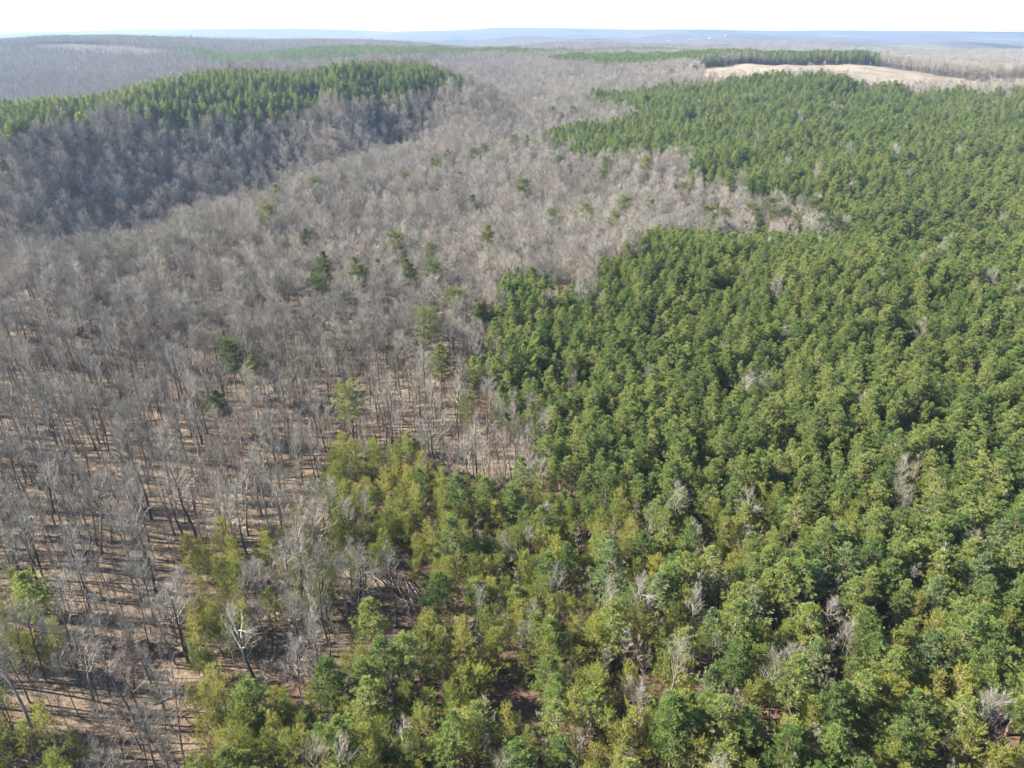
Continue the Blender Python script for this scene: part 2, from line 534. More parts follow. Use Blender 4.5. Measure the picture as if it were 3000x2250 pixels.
def tuft(C, p, d, rs, n, ln, w, flat=0.0, mat=0):
    for _ in range(n):
        q = unit(d * (0.8 + 0.5 * rs.rand()) + rvec(rs) * 0.8)
        C.leaf(p, q, ln * (0.75 + 0.5 * rs.rand()), w, facing(q, d, rs), mat)


def pine_tree(seed, H, crown_r, base=0.42, whorls=13, per=5, tufts=7, needles=15, ln=0.44, w=0.075, up=0.35, flat_top=False, r0=None):
    """long-needled pine: straight trunk, whorls of upswept limbs, each carrying round tufts"""
    rs = np.random.RandomState(seed)
    T, C = Geo(), Geo()
    r0 = r0 or 0.011 * H + 0.02
    n = 7
    d = unit(np.array([rs.normal() * 0.02, rs.normal() * 0.02, 1]))
    pts = [np.array([0, 0, -0.4])]
    p = np.zeros(3)
    for i in range(n):
        p = p + d * (H * 0.97 / n)
        pts.append(p)
        d = unit(d + np.array([rs.normal() * 0.025, rs.normal() * 0.025, 0.05]))
    rad = [r0 * (1.2 if i == 0 else 1 - 0.9 * (i / n)) + 0.01 for i in range(n + 1)]
    T.tube(pts, rad, 6)
    pa = np.array(pts)
    az = rs.rand() * 6.28
    for wv in range(whorls):
        rel = (wv + 0.5 * rs.rand()) / (whorls - 1)
        rel = min(rel, 1.0)
        t = base + (1.0 - base) * rel
        f = t * n
        i = min(int(f), n - 1)
        p0 = pa[i] * (1 - (f - i)) + pa[i + 1] * (f - i)
        if flat_top:
            prof = 0.45 + 0.75 * math.sin(min(rel * 1.25 + 0.15, 1.4) * 2.0)
        else:
            prof = (math.sin((0.2 + 0.8 * rel) ** 0.75 * math.pi * 0.98) ** 0.85) * (1.05 - 0.3 * rel) + 0.07
        for _ in range(per + (rs.rand() < 0.3)):
            az += 6.283 / per + rs.normal() * 0.35
            L = max(0.3, crown_r * prof * (0.45 + 0.85 * rs.rand()))
            el = up * (0.2 + 1.3 * rel) + rs.normal() * 0.12
            d = np.array([math.cos(az) * math.cos(el), math.sin(az) * math.cos(el), math.sin(el)])
            bp, bd = bent(p0 + np.array([0, 0, rs.normal() * 0.15]), d, L, 3, rs, 0.1, 0.12)
            C.tube(bp, [0.05, 0.035, 0.02, 0.01], 3, 1)
            nt_ = max(2, int(tufts * (0.45 + 0.75 * L / crown_r)))
            for q in range(nt_):
                s = 0.3 + 0.7 * (q + rs.rand()) / nt_
                f2 = s * 3
                j = min(int(f2), 2)
                tp = bp[j] * (1 - (f2 - j)) + bp[j + 1] * (f2 - j)
                off = rvec(rs) * (0.55 * (1.2 - 0.75 * s)) * min(1.0, 0.4 + 0.35 * L)
                off[2] = off[2] * 0.45 + 0.08
                td = unit(unit(off) * 0.45 + d * 0.75 + np.array([0, 0, 0.6]))
                tuft(C, tp + off, td, rs, needles, ln, w)
    tuft(C, pa[-1], np.array([0, 0, 1.0]), rs, needles + 4, ln, w)
    return T, C


def scrub_pine(seed, H, crown_r, base=0.22, limbs=54, shoots=11, blades=10, w=0.058):
    """short-needled scrub pine: ragged open crown of level limbs with many small upright shoots"""
    rs = np.random.RandomState(seed)
    T, C = Geo(), Geo()
    n = 6
    d = unit(np.array([rs.normal() * 0.05, rs.normal() * 0.05, 1]))
    pts = [np.array([0, 0, -0.4])]
    p = np.zeros(3)
    for i in range(n):
        p = p + d * (H * 0.96 / n)
        pts.append(p)
        d = unit(d + np.array([rs.normal() * 0.06, rs.normal() * 0.06, 0.06]))
    T.tube(pts, [(0.009 * H + 0.02) * (1.2 if i == 0 else 1 - 0.88 * i / n) + 0.008 for i in range(n + 1)], 5)
    pa = np.array(pts)
    az = rs.rand() * 6.28
    lump = rs.rand(6)
    for b in range(limbs):
        rel = (b + rs.rand()) / limbs
        t = base + (0.99 - base) * rel
        f = t * n
        i = min(int(f), n - 1)
        p0 = pa[i] * (1 - (f - i)) + pa[i + 1] * (f - i)
        az += 2.399 + rs.normal() * 0.5
        sector = lump[int((az % 6.283) / 6.284 * 6)]
        prof = (1.0 - rel) ** 0.62 * (0.55 + 0.45 * min(1, rel * 4)) + 0.07
        L = crown_r * prof * (0.65 + 0.5 * sector) * (0.45 + 0.95 * rs.rand()) * 1.25
        el = 0.05 + 0.6 * rel + rs.normal() * 0.15
        d = np.array([math.cos(az) * math.cos(el), math.sin(az) * math.cos(el), math.sin(el)])
        bp, bd = bent(p0, d, L, 3, rs, 0.12, 0.05)
        C.tube(bp, [0.035, 0.025, 0.015, 0.008], 3, 1)
        k = max(3, int(shoots * (0.35 + 0.8 * L / crown_r)))
        for q in range(k):
            s = 0.22 + 0.78 * (q + rs.rand()) / k
            f2 = s * 3
            j = min(int(f2), 2)
            tp = bp[j] * (1 - (f2 - j)) + bp[j + 1] * (f2 - j)
            off = rvec(rs)
            off[2] = off[2] * 0.2 + 0.04
            off = off * (0.2 + 0.5 * rs.rand()) * (1.25 - 0.8 * s)
            td = unit(d * 0.6 + off * 0.6 + np.array([0, 0, 0.75]))
            sl = 0.4 + 0.5 * rs.rand()
            for g in range(blades):
                a = tp + off + td * sl * (g / blades - 0.2)
                q_ = unit(td * 0.9 + rvec(rs) * 0.75)
                C.leaf(a, q_, 0.24 * (0.8 + 0.6 * rs.rand()), w, facing(q_, td, rs), 0)
    tuft(C, pa[-1], np.array([0, 0, 1.0]), rs, 8, 0.3, w)
    return T, C


def merge(T, C, mt, mc, name):
    """one mesh for the crowds: trunk and crown together"""
    g = Geo()
    g.v = list(T.v) + list(C.v)
    o = len(T.v)
    g.f = list(T.f) + [tuple(i + o for i in f) for f in C.f]
    g.m = [0] * len(T.f) + [k + 1 for k in C.m]
    return g.mesh(name, [mt] + mc)

# ------------------------------------------------------------------ the ground, one sheet out to the horizon, divided along the edge of the field and the clearing
def link(o, parent=None):
    scene.collection.objects.link(o)
    if parent is not None:
        o.parent = parent
    return o


def tag(o, label=None, cat=None, group=None, kind=None):
    if label:
        o['label'] = label
    if cat:
        o['category'] = cat
    if group:
        o['group'] = group
    if kind:
        o['kind'] = kind
    return o


def near_any(polys, x, y):
    k = np.zeros(np.shape(x), bool)
    for p in polys:
        k |= inside(p, x, y) if p in (FIELD, CLEARCUT) else cover(p, x, y)
    return k


ang = np.concatenate([np.arange(-48, 48.001, 0.2), np.arange(51, 309.01, 3.0)])
ang = np.radians(ang)
rad = [0.0]
r_ = 6.0
while r_ < 12000:
    rad.append(r_)
    r_ *= 1.024
rad = np.array(rad[1:])
AA, RR = np.meshgrid(ang, rad)
GX, GY = np.sin(AA) * RR, np.cos(AA) * RR
GZ = ground(GX, GY)
na, nr = len(ang), len(rad)
V_ = np.concatenate([np.stack([GX, GY, GZ], -1).reshape(-1, 3), [[0, 0, float(ground(0.0, 0.0))]]])
idx = np.arange(nr * na).reshape(nr, na)
a0, a1 = idx[:-1, :], idx[1:, :]
quads = np.stack([a0, a1, np.roll(a1, -1, 1), np.roll(a0, -1, 1)], -1).reshape(-1, 4)
quads = quads[:, ::-1]
cen = V_[quads].mean(1)
in_field = inside(FIELD, cen[:, 0], cen[:, 1])
in_cut = inside(CLEARCUT, cen[:, 0], cen[:, 1])


def sheet(name, faces, mat, tris=None, attrs=False):
    used, inv = np.unique(faces.ravel(), return_inverse=True)
    fl = [tuple(f) for f in inv.reshape(faces.shape).tolist()]
    vv = V_[used]
    if tris is not None:
        c = len(vv)
        vv = np.concatenate([vv, V_[-1:]])
        back = {int(u): k for k, u in enumerate(used)}
        fl += [(c, back[b], back[a]) for a, b in tris]
    me = bpy.data.meshes.new(name)
    me.from_pydata(vv.tolist(), [], fl)
    me.materials.append(mat)
    me.polygons.foreach_set('use_smooth', [True] * len(me.polygons))
    if attrs:
        x, y = vv[:, 0], vv[:, 1]
        pf = near_any([NEAR_STAND, UPPER_STAND, HILL_STAND, THICKET, FIELD_STAND, BACK_STAND], x, y).astype(float)
        pf = np.maximum(pf, 0.5 * near_any([GROVE, EDGE_A, EDGE_B], x, y))
        for nm, val in (('needle_floor', pf * 0.85), ('far_cover', smooth(2600, 3400, np.hypot(x, y)))):
            at = me.attributes.new(nm, 'FLOAT', 'POINT')
            at.data.foreach_set('value', val.astype(np.float32))
    me.update()
    o = link(bpy.data.objects.new(name, me))
    o['kind'] = 'structure'
    return o


tag(sheet('ground', quads[~in_field & ~in_cut], M['ground'], [(int(idx[0, k]), int(idx[0, (k + 1) % na])) for k in range(na)], True), 'brown leaf littered forest ground rolling away to hazy hills', 'ground')
tag(sheet('field', quads[in_field], M['field']), 'pale dry winter field beyond the pine plantation', 'field')
tag(sheet('clearing', quads[in_cut], M['clearcut']), 'pale logged clearing on the far hillside', 'clearing')
# sandy track beside the field
tp = np.array(TRACK, float)
ts = np.linspace(0, len(tp) - 1, 60)
tx, ty = np.interp(ts, range(len(tp)), tp[:, 0]), np.interp(ts, range(len(tp)), tp[:, 1])
tv, tf = [], []
for k in range(60):
    wd = 5.0 + 3.0 * math.sin(k * 0.35)
    if k > 48:
        wd += (k - 48) * 0.9
    for s in (-1, -0.33, 0.33, 1):
        x_, y_ = tx[k] + s * wd, ty[k]
        tv.append((x_, y_, float(ground(x_, y_)) + 0.35 - 0.2 * abs(s)))
    if k:
        b = 4 * k
        tf += [(b - 4 + j, b - 3 + j, b + 1 + j, b + j) for j in range(3)]
tm = bpy.data.meshes.new('dirt_track')
tm.from_pydata(tv, [], tf)
tm.materials.append(M['sand'])
tag(link(bpy.data.objects.new('dirt_track', tm)), 'bare orange sandy track between wood and field', 'track', kind='structure')

# ------------------------------------------------------------------ tree kinds: each a few individuals grown from different seeds
K = {}


def kind(key, height, makers, mt, mc):
    K[key] = dict(h=height, tree=[], crowd=bpy.data.collections.new(key + '_crowd'))
    for i, (T, C) in enumerate(makers):
        a = (mt if not isinstance(mt, list) else mt[i % len(mt)])
        b = (mc if not isinstance(mc[0], list) else mc[i % len(mc)])
        K[key]['tree'].append((T.mesh(key + '_trunk', [a], True), C.mesh(key + '_crown', b)))
        o = bpy.data.objects.new(key + '_crowd_member', merge(T, C, a, b, key))
        K[key]['crowd'].objects.link(o)


BK, TW, PB = M['bark'], M['twig'], M['pinebark']
LB = M['limb']
HARD = [(11, 19, 3.3, 0.42, 0), (12, 20, 3.8, 0.4, 0), (13, 18, 2.6, 0.5, 0), (14, 21, 3.8, 0.45, 2), (15, 18.5, 3.4, 0.38, 3), (16, 19, 3.2, 0.42, 0), (17, 17, 2.8, 0.5, 0), (18, 20, 3.8, 0.45, 2), (19, 19.5, 2.7, 0.55, 0), (20, 18.5, 3.1, 0.45, 0)]
BARKS = [BK, BK, BK, BK, BK, BK, BK, M['pale'], BK, BK, M['pale']]
CROWNS = [[LB, TW], [LB, TW], [LB, TW], [LB, TW], [LB, TW], [LB, M['redtwig']], [LB, TW], [M['pale'], TW], [LB, TW], [LB, TW], [M['pale'], TW]]
GIRTH = (1.0, 1.5, 0.7, 1.35, 1.2, 0.85, 0.65, 1.3, 0.75, 1.0)
kind('bare', 19.0, [bare_tree(s, H_, w_ * (0.75 + 0.3 * g_), c_ + 0.1, r0=g_ * (0.0085 * H_ + 0.02), nb=13, ns=5, nt=7, tw=0.026, fork=f_, up=0.8, lean=0.06) for (s, H_, w_, c_, f_), g_ in zip(HARD, GIRTH)] + [bare_tree(26, 14, 4.0, 0.2, nb=22, nt=7)], BARKS, CROWNS)
kind('wood', 19.0, [bare_tree(s + 200, H_, w_ * 1.35, c_, fork=f_, up=0.5, top=0.45, nb=20) for s, H_, w_, c_, f_ in HARD], BARKS, CROWNS)
kind('sapling', 9.0,
     [bare_tree(21, 9, 1.5, 0.35, r0=0.06, nb=12, ns=4, nt=5, tw=0.03, twl=0.8, sides=4), bare_tree(22, 10, 1.3, 0.45, r0=0.055, nb=11, ns=4, nt=5, tw=0.03, twl=0.8, sides=4),
      bare_tree(23, 8, 1.7, 0.3, r0=0.06, nb=12, ns=4, nt=5, tw=0.03, twl=0.8, sides=4), bare_tree(24, 11, 1.6, 0.4, r0=0.07, nb=12, ns=4, nt=5, tw=0.03, twl=0.9, sides=4)],
     BK, [[BK, TW], [BK, TW], [BK, M['redtwig']], [BK, TW]])
kind('shrub', 3.2,
     [bare_tree(31, 3.2, 1.7, 0.08, r0=0.04, nb=14, ns=5, nt=6, tw=0.03, twl=0.7, lean=0.15, sides=4), bare_tree(32, 3.0, 2.0, 0.06, r0=0.04, nb=15, ns=5, nt=6, tw=0.03, twl=0.7, lean=0.2, sides=4),
      bare_tree(33, 3.6, 1.8, 0.08, r0=0.04, nb=14, ns=5, nt=6, tw=0.03, twl=0.7, lean=0.15, sides=4)],
     BK, [[BK, TW], [BK, M['redtwig']], [BK, TW]])
kind('pine', 14.0,
     [pine_tree(41, 14, 2.5), pine_tree(42, 14.5, 2.7, 0.38), pine_tree(43, 13.2, 2.4, 0.45), pine_tree(44, 14.2, 2.9, 0.4, whorls=12), pine_tree(45, 13.6, 2.6, 0.36, per=6)],
     PB, [M['pine'], PB])
kind('tall_pine', 21.0,
     [pine_tree(51, 21, 3.4, 0.55, whorls=14, per=6, tufts=11, flat_top=True), pine_tree(52, 20, 3.1, 0.5, whorls=15, per=6, tufts=11), pine_tree(53, 22, 3.6, 0.58, whorls=13, per=6, tufts=11, flat_top=True)],
     PB, [M['olive'], PB])
kind('blue_pine', 14.0, [pine_tree(61, 14, 3.3, 0.25, whorls=15, tufts=9, needles=12), pine_tree(62, 13, 3.0, 0.3, whorls=14, tufts=9, needles=12)], PB, [M['blue'], PB])
kind('scrub', 10.5,
     [scrub_pine(71, 10.5, 2.5), scrub_pine(72, 11, 2.3, 0.3), scrub_pine(73, 9.5, 2.6, 0.18), scrub_pine(74, 10.2, 2.2, 0.28), scrub_pine(75, 11.4, 2.7, 0.25, limbs=52)],
     PB, [M['scrub'], PB])
# the same kinds, coarser, for trees a kilometre and more away
kind('far_bare', 19.0,
     [bare_tree(s, 18.5, 4.6, 0.35, nb=12, ns=3, nt=4, tw=0.17, twl=1.8, sides=3, up=0.5, top=0.45) for s in (81, 82, 83, 84)],
     BK, [[BK, TW], [BK, TW], [BK, M['redtwig']], [BK, TW]])
kind('far_pine', 16.0, [pine_tree(s, 16, 3.2, 0.35, whorls=9, per=5, tufts=3, needles=6, ln=0.8, w=0.4) for s in (91, 92, 93)], PB, [M['pine'], PB])

# ------------------------------------------------------------------ where the trees stand
rng = np.random.RandomState(7)


def lattice(x0, x1, y0, y1, sp, jit=0.42):
    gx, gy = np.meshgrid(np.arange(x0, x1, sp), np.arange(y0, y1, sp * 0.9))
    gx = gx + (np.arange(gx.shape[0]) % 2)[:, None] * sp * 0.5
    gx = gx + rng.uniform(-jit, jit, gx.shape) * sp
    gy = gy + rng.uniform(-jit, jit, gy.shape) * sp
    gx, gy = gx.ravel(), gy.ravel()
    k = np.abs(gx) < 0.86 * gy + 130          # no trees far outside the view
    return gx[k], gy[k]


def blotch(x, y, wl, seed):
    q = np.random.RandomState(seed)
    s = np.zeros(np.shape(x))
    for _ in range(7):
        a = q.rand() * 6.28
        k = 6.283 / wl * (0.6 + 0.9 * q.rand())
        s = s + np.sin(x * math.cos(a) * k + y * math.sin(a) * k + q.rand() * 6.28)
    return s / 7 ** 0.5


def in_view(x, y, h, mu=350, mv=350):
    z = ground(x, y)
    u, v, f = project(x, y, z + h * 0.7)
    return (u > -mu) & (u < 3000 + mu) & (v < 2250 + mv) & (y > 20)


TREES = []      # (kind, patch, x, y, scale, width, turn, variant)


def add(key, patch, x, y, s, wdt=None):
    n = len(x)
    nv = len(K[key]['tree'])
    var = rng.randint(0, nv - (key == 'bare'), n)
    var = np.where((var == 7) & (rng.rand(n) < 0.75), 2, var) if key in ('bare', 'wood') else var
    wdt = s * rng.uniform(0.8, 1.22, n) if wdt is None else wdt
    for a in zip([key] * n, [patch] * n, x, y, s, wdt, rng.rand(n) * 6.283, var):
        TREES.append(a)


def trim(x, y, keep):
    return x[keep], y[keep]


PINES = [NEAR_STAND, UPPER_STAND, HILL_STAND, SPUR_SCRUB, BACK_STAND, FIELD_STAND, KNOLL_PINES]
OPEN = [FIELD, CLEARCUT]
SCRUBS = [THICKET, GROVE, EDGE_A, EDGE_B]
BLOWDOWN = [(-34, 112), (-29, 119), (-18, 118), (-15, 110), (-19, 102), (-28, 103)]
HOLE = [(-46, 96), (-36, 98), (-28, 88), (-30, 80), (-37, 79), (-44, 86)]


def stand(poly, patch, sp, key, smin, smax, wl=24, gap=-1.2):
    p = np.array(poly)
    x, y = lattice(p[:, 0].min(), p[:, 0].max(), p[:, 1].min(), p[:, 1].max(), sp)
    k = cover(poly, x, y) & in_view(x, y, 12) & (blotch(x, y, wl, len(poly)) > gap)
    x, y = trim(x, y, k)
    s = rng.uniform(smin, smax, len(x)) * (1 + 0.09 * blotch(x, y, 55, 8))
    odd = rng.rand(len(x)) < 0.013
    add(key, patch, x[~odd], y[~odd], s[~odd])
    add('wood' if key == 'pine' else 'far_bare', 'slope' if patch == 'near_stand' else 'hollow', x[odd], y[odd], s[odd] * 0.72)


stand(NEAR_STAND, 'near_stand', 3.15, 'pine', 0.66, 1.12)
stand(UPPER_STAND, 'upper_stand', 4.7, 'pine', 1.15, 1.5, 45)
stand(HILL_STAND, 'hill_stand', 4.5, 'pine', 0.85, 1.2, 50)
stand(RIDGE_PINES, 'far_pines', 9.0, 'far_pine', 0.9, 1.2, 200, -0.6)
stand(KNOLL_PINES, 'far_pines', 7.5, 'far_pine', 0.9, 1.2, 150, -0.8)
stand(FIELD_STAND, 'field_stand', 5.2, 'far_pine', 1.05, 1.3, 60, -2)
stand(BACK_STAND, 'back_stand', 6.0, 'far_pine', 0.95, 1.2, 60, -2)
x, y = lattice(-510, -265, 425, 640, 5.2)
k = cover(SPUR_SCRUB, x, y) & in_view(x, y, 12)
x, y = trim(x, y, k)
pk = rng.rand(len(x)) < 0.85 + 0.1 * blotch(x, y, 60, 3)
add('pine', 'spur', x[pk], y[pk], rng.uniform(1.05, 1.35, pk.sum()))
add('wood', 'spur', x[~pk], y[~pk], rng.uniform(0.7, 0.95, (~pk).sum()))
# taller pines along the ravine between the two stands
x, y = lattice(95, 330, 325, 375, 7.5)
k = in_view(x, y, 18) & (x > 60 + (y - 330)) & ~cover(NEAR_STAND, x, y) & (rng.rand(len(x)) < 0.55) & (x < 230)
x, y = trim(x, y, k)
add('tall_pine', 'ravine', x, y, rng.uniform(0.8, 1.02, len(x)))
# scrub thicket at the near end
x, y = lattice(-100, 165, 28, 160, 2.85)
k = cover(THICKET, x, y, 2.0) & in_view(x, y, 10, 300, 300) & ~inside(BLOWDOWN, x, y) & ~inside(HOLE, x, y) & (blotch(x, y, 17, 9) > -1.15) & ~cover(NEAR_STAND, x, y)
x, y = trim(x, y, k)
w_ = rng.rand(len(x))
bl = blotch(x, y, 22, 4)
pp = np.clip(0.03 + 0.0032 * (x + 30) + 0.1 * bl, 0.03, 0.5)
pb = 0.2 + 0.07 * blotch(x, y, 30, 6)
isp, isb = w_ < pp, w_ > 1 - pb
ib2 = isb & (rng.rand(len(x)) < 0.85)
sp_ = rng.uniform(0.72, 1.1, isp.sum())
add('pine', 'thicket', x[isp], y[isp], sp_, sp_ * 1.22)
add('sapling', 'thicket', x[ib2], y[ib2], rng.uniform(0.8, 1.25, ib2.sum()))
add('bare', 'thicket', x[isb & ~ib2], y[isb & ~ib2], rng.uniform(0.65, 0.85, (isb & ~ib2).sum()))
isc = ~isp & ~isb
add('scrub', 'thicket', x[isc], y[isc], rng.uniform(0.62, 1.12, isc.sum()))
for poly, sp, prob in ((GROVE, 3.2, 0.8), (FILL, 3.3, 0.62), (EDGE_A, 3.6, 0.75), (EDGE_B, 3.3, 0.8)):
    p = np.array(poly)
    x, y = lattice(p[:, 0].min(), p[:, 0].max(), p[:, 1].min(), p[:, 1].max(), sp)
    k = inside(poly, x, y) & in_view(x, y, 10, 300, 300) & (rng.rand(len(x)) < prob) & ~inside(HOLE, x, y)
    x, y = trim(x, y, k)
    add('scrub', 'thicket', x, y, rng.uniform(0.6, 1.05, len(x)))
# bare woods
NOBARE = PINES + OPEN + SCRUBS + [BLOWDOWN]


def woods(y0, y1, xw, sp, key, smin, smax, thin=None, patchf=None):
    x, y = lattice(-xw, xw, y0, y1, sp)
    k = ~near_any(NOBARE, x, y) & in_view(x, y, 16)
    x, y = trim(x, y, k)
    if thin is not None:
        k = thin(x, y)
        x, y = trim(x, y, k)
    s = rng.uniform(smin, smax, len(x))
    for nm in sorted(set(patchf(x, y))):
        q = patchf(x, y) == nm
        add(key, nm, x[q], y[q], s[q])


def patch_of(x, y):
    o = np.full(len(x), 'slope', dtype='<U12')
    valley = (x < -20) & (y > 265 + (x + 320) * 1.7) & (x > -900)
    o[valley & (y < 1000)] = 'hillside'
    o[(y >= 620) & ~valley] = 'hollow'
    o[(y >= 1000)] = 'far'
    o[(x > 560) & (y > 900) & (y < 2000)] = 'beyond_field'
    return o


woods(30, 210, 200, 4.0, 'bare', 0.55, 1.05, lambda x, y: rng.rand(len(x)) < 0.85 + 0.15 * blotch(x, y, 25, 2), patch_of)
woods(210, 620, 480, 5.4, 'wood', 0.72, 1.05, lambda x, y: patch_of(x, y) != 'hillside', patch_of)
woods(210, 1000, 700, 7.0, 'wood', 0.9, 1.2, lambda x, y: patch_of(x, y) == 'hillside', patch_of)
woods(620, 1000, 700, 6.6, 'wood', 0.8, 1.1, lambda x, y: patch_of(x, y) != 'hillside', patch_of)
woods(1000, 1500, 1100, 7.2, 'far_bare', 0.8, 1.1, None, patch_of)


def pine_country(x, y):
    return (blotch(x, y, 900, 12) > 0.75) & (y > 1900)


woods(1500, 2200, 1700, 8.5, 'far_bare', 0.8, 1.1, lambda x, y: ~pine_country(x, y), patch_of)
woods(2200, 3500, 2700, 12.5, 'far_bare', 0.9, 1.25, lambda x, y: ~pine_country(x, y), patch_of)
x, y = lattice(-2700, 2700, 1900, 3500, 11)
k = ~near_any(NOBARE, x, y) & in_view(x, y, 16)
x, y = trim(x, y, k)
x, y = trim(x, y, pine_country(x, y))
add('far_pine', 'far_pines', x, y, rng.uniform(0.9, 1.2, len(x)))
for poly, nm, sp, pr in ((CLEARCUT, 'far', 13, 0.5), (FIELD, 'beyond_field', 20, 0.12)):
    p = np.array(poly)
    x, y = lattice(p[:, 0].min(), p[:, 0].max(), p[:, 1].min(), p[:, 1].max(), sp)
    k = inside(poly, x, y) & (rng.rand(len(x)) < pr * (1 + blotch(x, y, 90, 5)))
    x, y = trim(x, y, k)
    add('far_bare', nm, x, y, rng.uniform(0.12, 0.4, len(x)))
woods(30, 215, 200, 3.6, 'sapling', 0.5, 1.3, lambda x, y: rng.rand(len(x)) < 0.55, patch_of)
woods(30, 190, 190, 5.5, 'shrub', 0.4, 1.1, lambda x, y: rng.rand(len(x)) < 0.42, patch_of)
x, y = lattice(-46, -14, 78, 120, 3.0)
k = (inside(BLOWDOWN, x, y) | inside(HOLE, x, y)) & (rng.rand(len(x)) < 0.55)
x, y = trim(x, y, k)
add('shrub', 'thicket', x, y, rng.uniform(0.6, 1.1, len(x)))

# ------------------------------------------------------------------ trees that stand out in the picture
LM = [   # key, x, y, scale, width, variant, label, phrase others are found by, room kept free round it
    ('pine', -80, 94, 1.12, 1.25, 4, 'lone dark green pine standing among bare trees on pale leaf litter', 'the lone dark pine', 4.5),
    ('dome_pine', -13.4, 100, 0.95, 1.25, 0, 'dome shaped dark green pine beside the blowdown of white logs', 'the dome shaped pine', 4.0),
    ('blue_pine', 17, 101, 1.2, 1.3, 0, 'large pale blue-green pine rising out of the yellowish scrub', 'the big blue-green pine', 4.2),
    ('bare', -0.9, 112, 0.85, 0.8, 10, 'small white-limbed bare tree ringed by yellowish scrub pines', 'the small white-limbed tree', 3.2),
    ('bare', -125, 204, 1.12, 1.2, 7, 'big pale-limbed bare tree spreading above the grey wood', 'the big pale-limbed tree', 6.0),
    ('tall_pine', -75, 167, 0.78, 1.1, 1, 'solitary round-topped pine deep in the bare wood', 'the solitary round-topped pine', 5.0),
    ('tall_pine', 44, 314, 1.0, 1.0, 0, 'tall flat-topped pine with bare trunk at the plantation edge', 'the tall flat-topped pine', 6.0),
    ('tall_pine', -20.6, 227, 0.85, 1.25, 2, 'layered pine leaning over bare ground at the plantation corner', 'the layered corner pine', 5.0),
    ('tall_pine', -55, 251, 0.95, 1.15, 0, 'middle pine of the three rising from the grey wood', 'the pine trio', 4.5),
    ('tall_pine', -43, 279, 1.0, 1.1, 1, 'highest pine of the three rising from the grey wood', 'the highest trio pine', 4.5),
    ('tall_pine', -66, 241, 0.9, 1.1, 2, 'lowest pine of the three rising from the grey wood', 'the lowest trio pine', 4.5),
    ('tall_pine', 19.4, 309, 0.9, 0.62, 1, 'thin pine with a small tuft crown behind the plantation', 'the thin tufted pine', 4.5),
    ('scrub', -25, 271, 1.35, 1.2, 3, 'pointed dark evergreen at the meeting of wood and plantation', 'the pointed evergreen', 4.0),
    ('bare', -58.3, 79, 0.85, 0.9, 7, 'pale crooked bare tree on open leaf litter by the scrub', 'the pale crooked tree', 4.0),
    ('bare', 66.5, 71, 1.0, 1.1, 10, 'wide pale bare tree towering over scrub at the near corner', 'the wide pale bare tree', 4.5),
    ('bare', 34.5, 111, 0.85, 0.75, 10, 'pale bare tree in a dark gap among blue-green pines', 'the pale tree in the gap', 3.2),
    ('bare', 120, 200, 0.8, 0.95, 5, 'reddish bare tree poking out of the pine plantation', 'the reddish tree among pines', 4.0),
    ('tall_pine', -11.3, 160, 0.78, 0.8, 2, 'high-crowned pine on a long bare trunk by open ground', 'the long-trunked pine', 3.5),
    ('bare', -79, 131, 1.12, 1.2, 3, 'dark heavy-trunked forked bare tree casting bold shadows', 'the dark forked tree', 4.0),
    ('bare', 343, 880, 0.95, 1.2, 4, 'single bare tree at the edge of the pale field', 'the field tree', 8.0),
]
K['dome_pine'] = dict(h=13.0, crowd=None, tree=[tuple(g.mesh('dome_pine', m) for g, m in zip(pine_tree(65, 13, 3.2, 0.2, whorls=16, per=6, tufts=9, needles=12, up=0.25), ([PB], [M['pine'], PB])))])
BLUE = [(24, 94, 1.0), (40, 92, 0.95), (51, 97, 1.05), (58, 100, 1.0), (33, 88, 0.9), (70, 93, 0.95), (79, 98, 1.0), (46, 82, 0.85), (64, 83, 0.9), (29, 76, 0.8), (86, 105, 1.0)]
for bx, by, bs in BLUE:
    TREES.append(('blue_pine', 'thicket', bx, by, bs, bs * 1.1, rng.rand() * 6.28, rng.randint(0, 2)))
SCATTER = [(-108, 330), (-105, 310), (-118, 371), (-101, 386), (-52, 484), (-42, 493), (-47, 475), (-19, 520), (6, 409), (5, 400), (58, 457), (78, 445), (53, 442), (-72, 182), (-79, 188), (34, 676), (42, 646), (53, 691), (10, 544), (17, 526), (1, 535), (-21, 383), (187, 931), (218, 946), (-23, 502), (-58, 262), (-50, 268), (-38, 262), (-33, 285), (-28, 252), (-70, 262), (-48, 296), (20, 330), (34, 338), (52, 352), (-10, 300), (70, 372), (-30, 440), (30, 470), (-60, 430), (-85, 300), (0, 290), (95, 400), (-20, 180), (-25, 200), (-40, 160)]
for bx, by in SCATTER:
    s_ = rng.uniform(0.85, 1.08)
    TREES.append(('tall_pine', 'strays', bx, by, s_, s_ * 1.2, rng.rand() * 6.28, rng.randint(0, 3)))

tk = np.array([t[0] for t in TREES])
tpch = np.array([t[1] for t in TREES])
ta = np.array([t[2:8] for t in TREES], float)
keep = np.ones(len(ta), bool)
for key, lx, ly, *_r, room in [(l[0], l[1], l[2], l[8]) for l in LM]:
    d2 = np.hypot(ta[:, 0] - lx, ta[:, 1] - ly)
    keep &= (d2 > room) | ((tk == 'shrub') & (d2 > 1.5))
for bx, by, bs in BLUE:
    d2 = np.hypot(ta[:, 0] - bx, ta[:, 1] - by)
    keep &= (d2 > 2.6) | (tk == 'blue_pine')
for bx, by in SCATTER:
    d2 = np.hypot(ta[:, 0] - bx, ta[:, 1] - by)
    keep &= (d2 > 3.2) | (tpch == 'strays')
tk, tpch, ta = tk[keep], tpch[keep], ta[keep]
tz = ground(ta[:, 0], ta[:, 1])
hh = np.array([K[k_]['h'] for k_ in tk]) * ta[:, 2]
tu, tvv, tfd = project(ta[:, 0], ta[:, 1], tz + hh * 0.75)
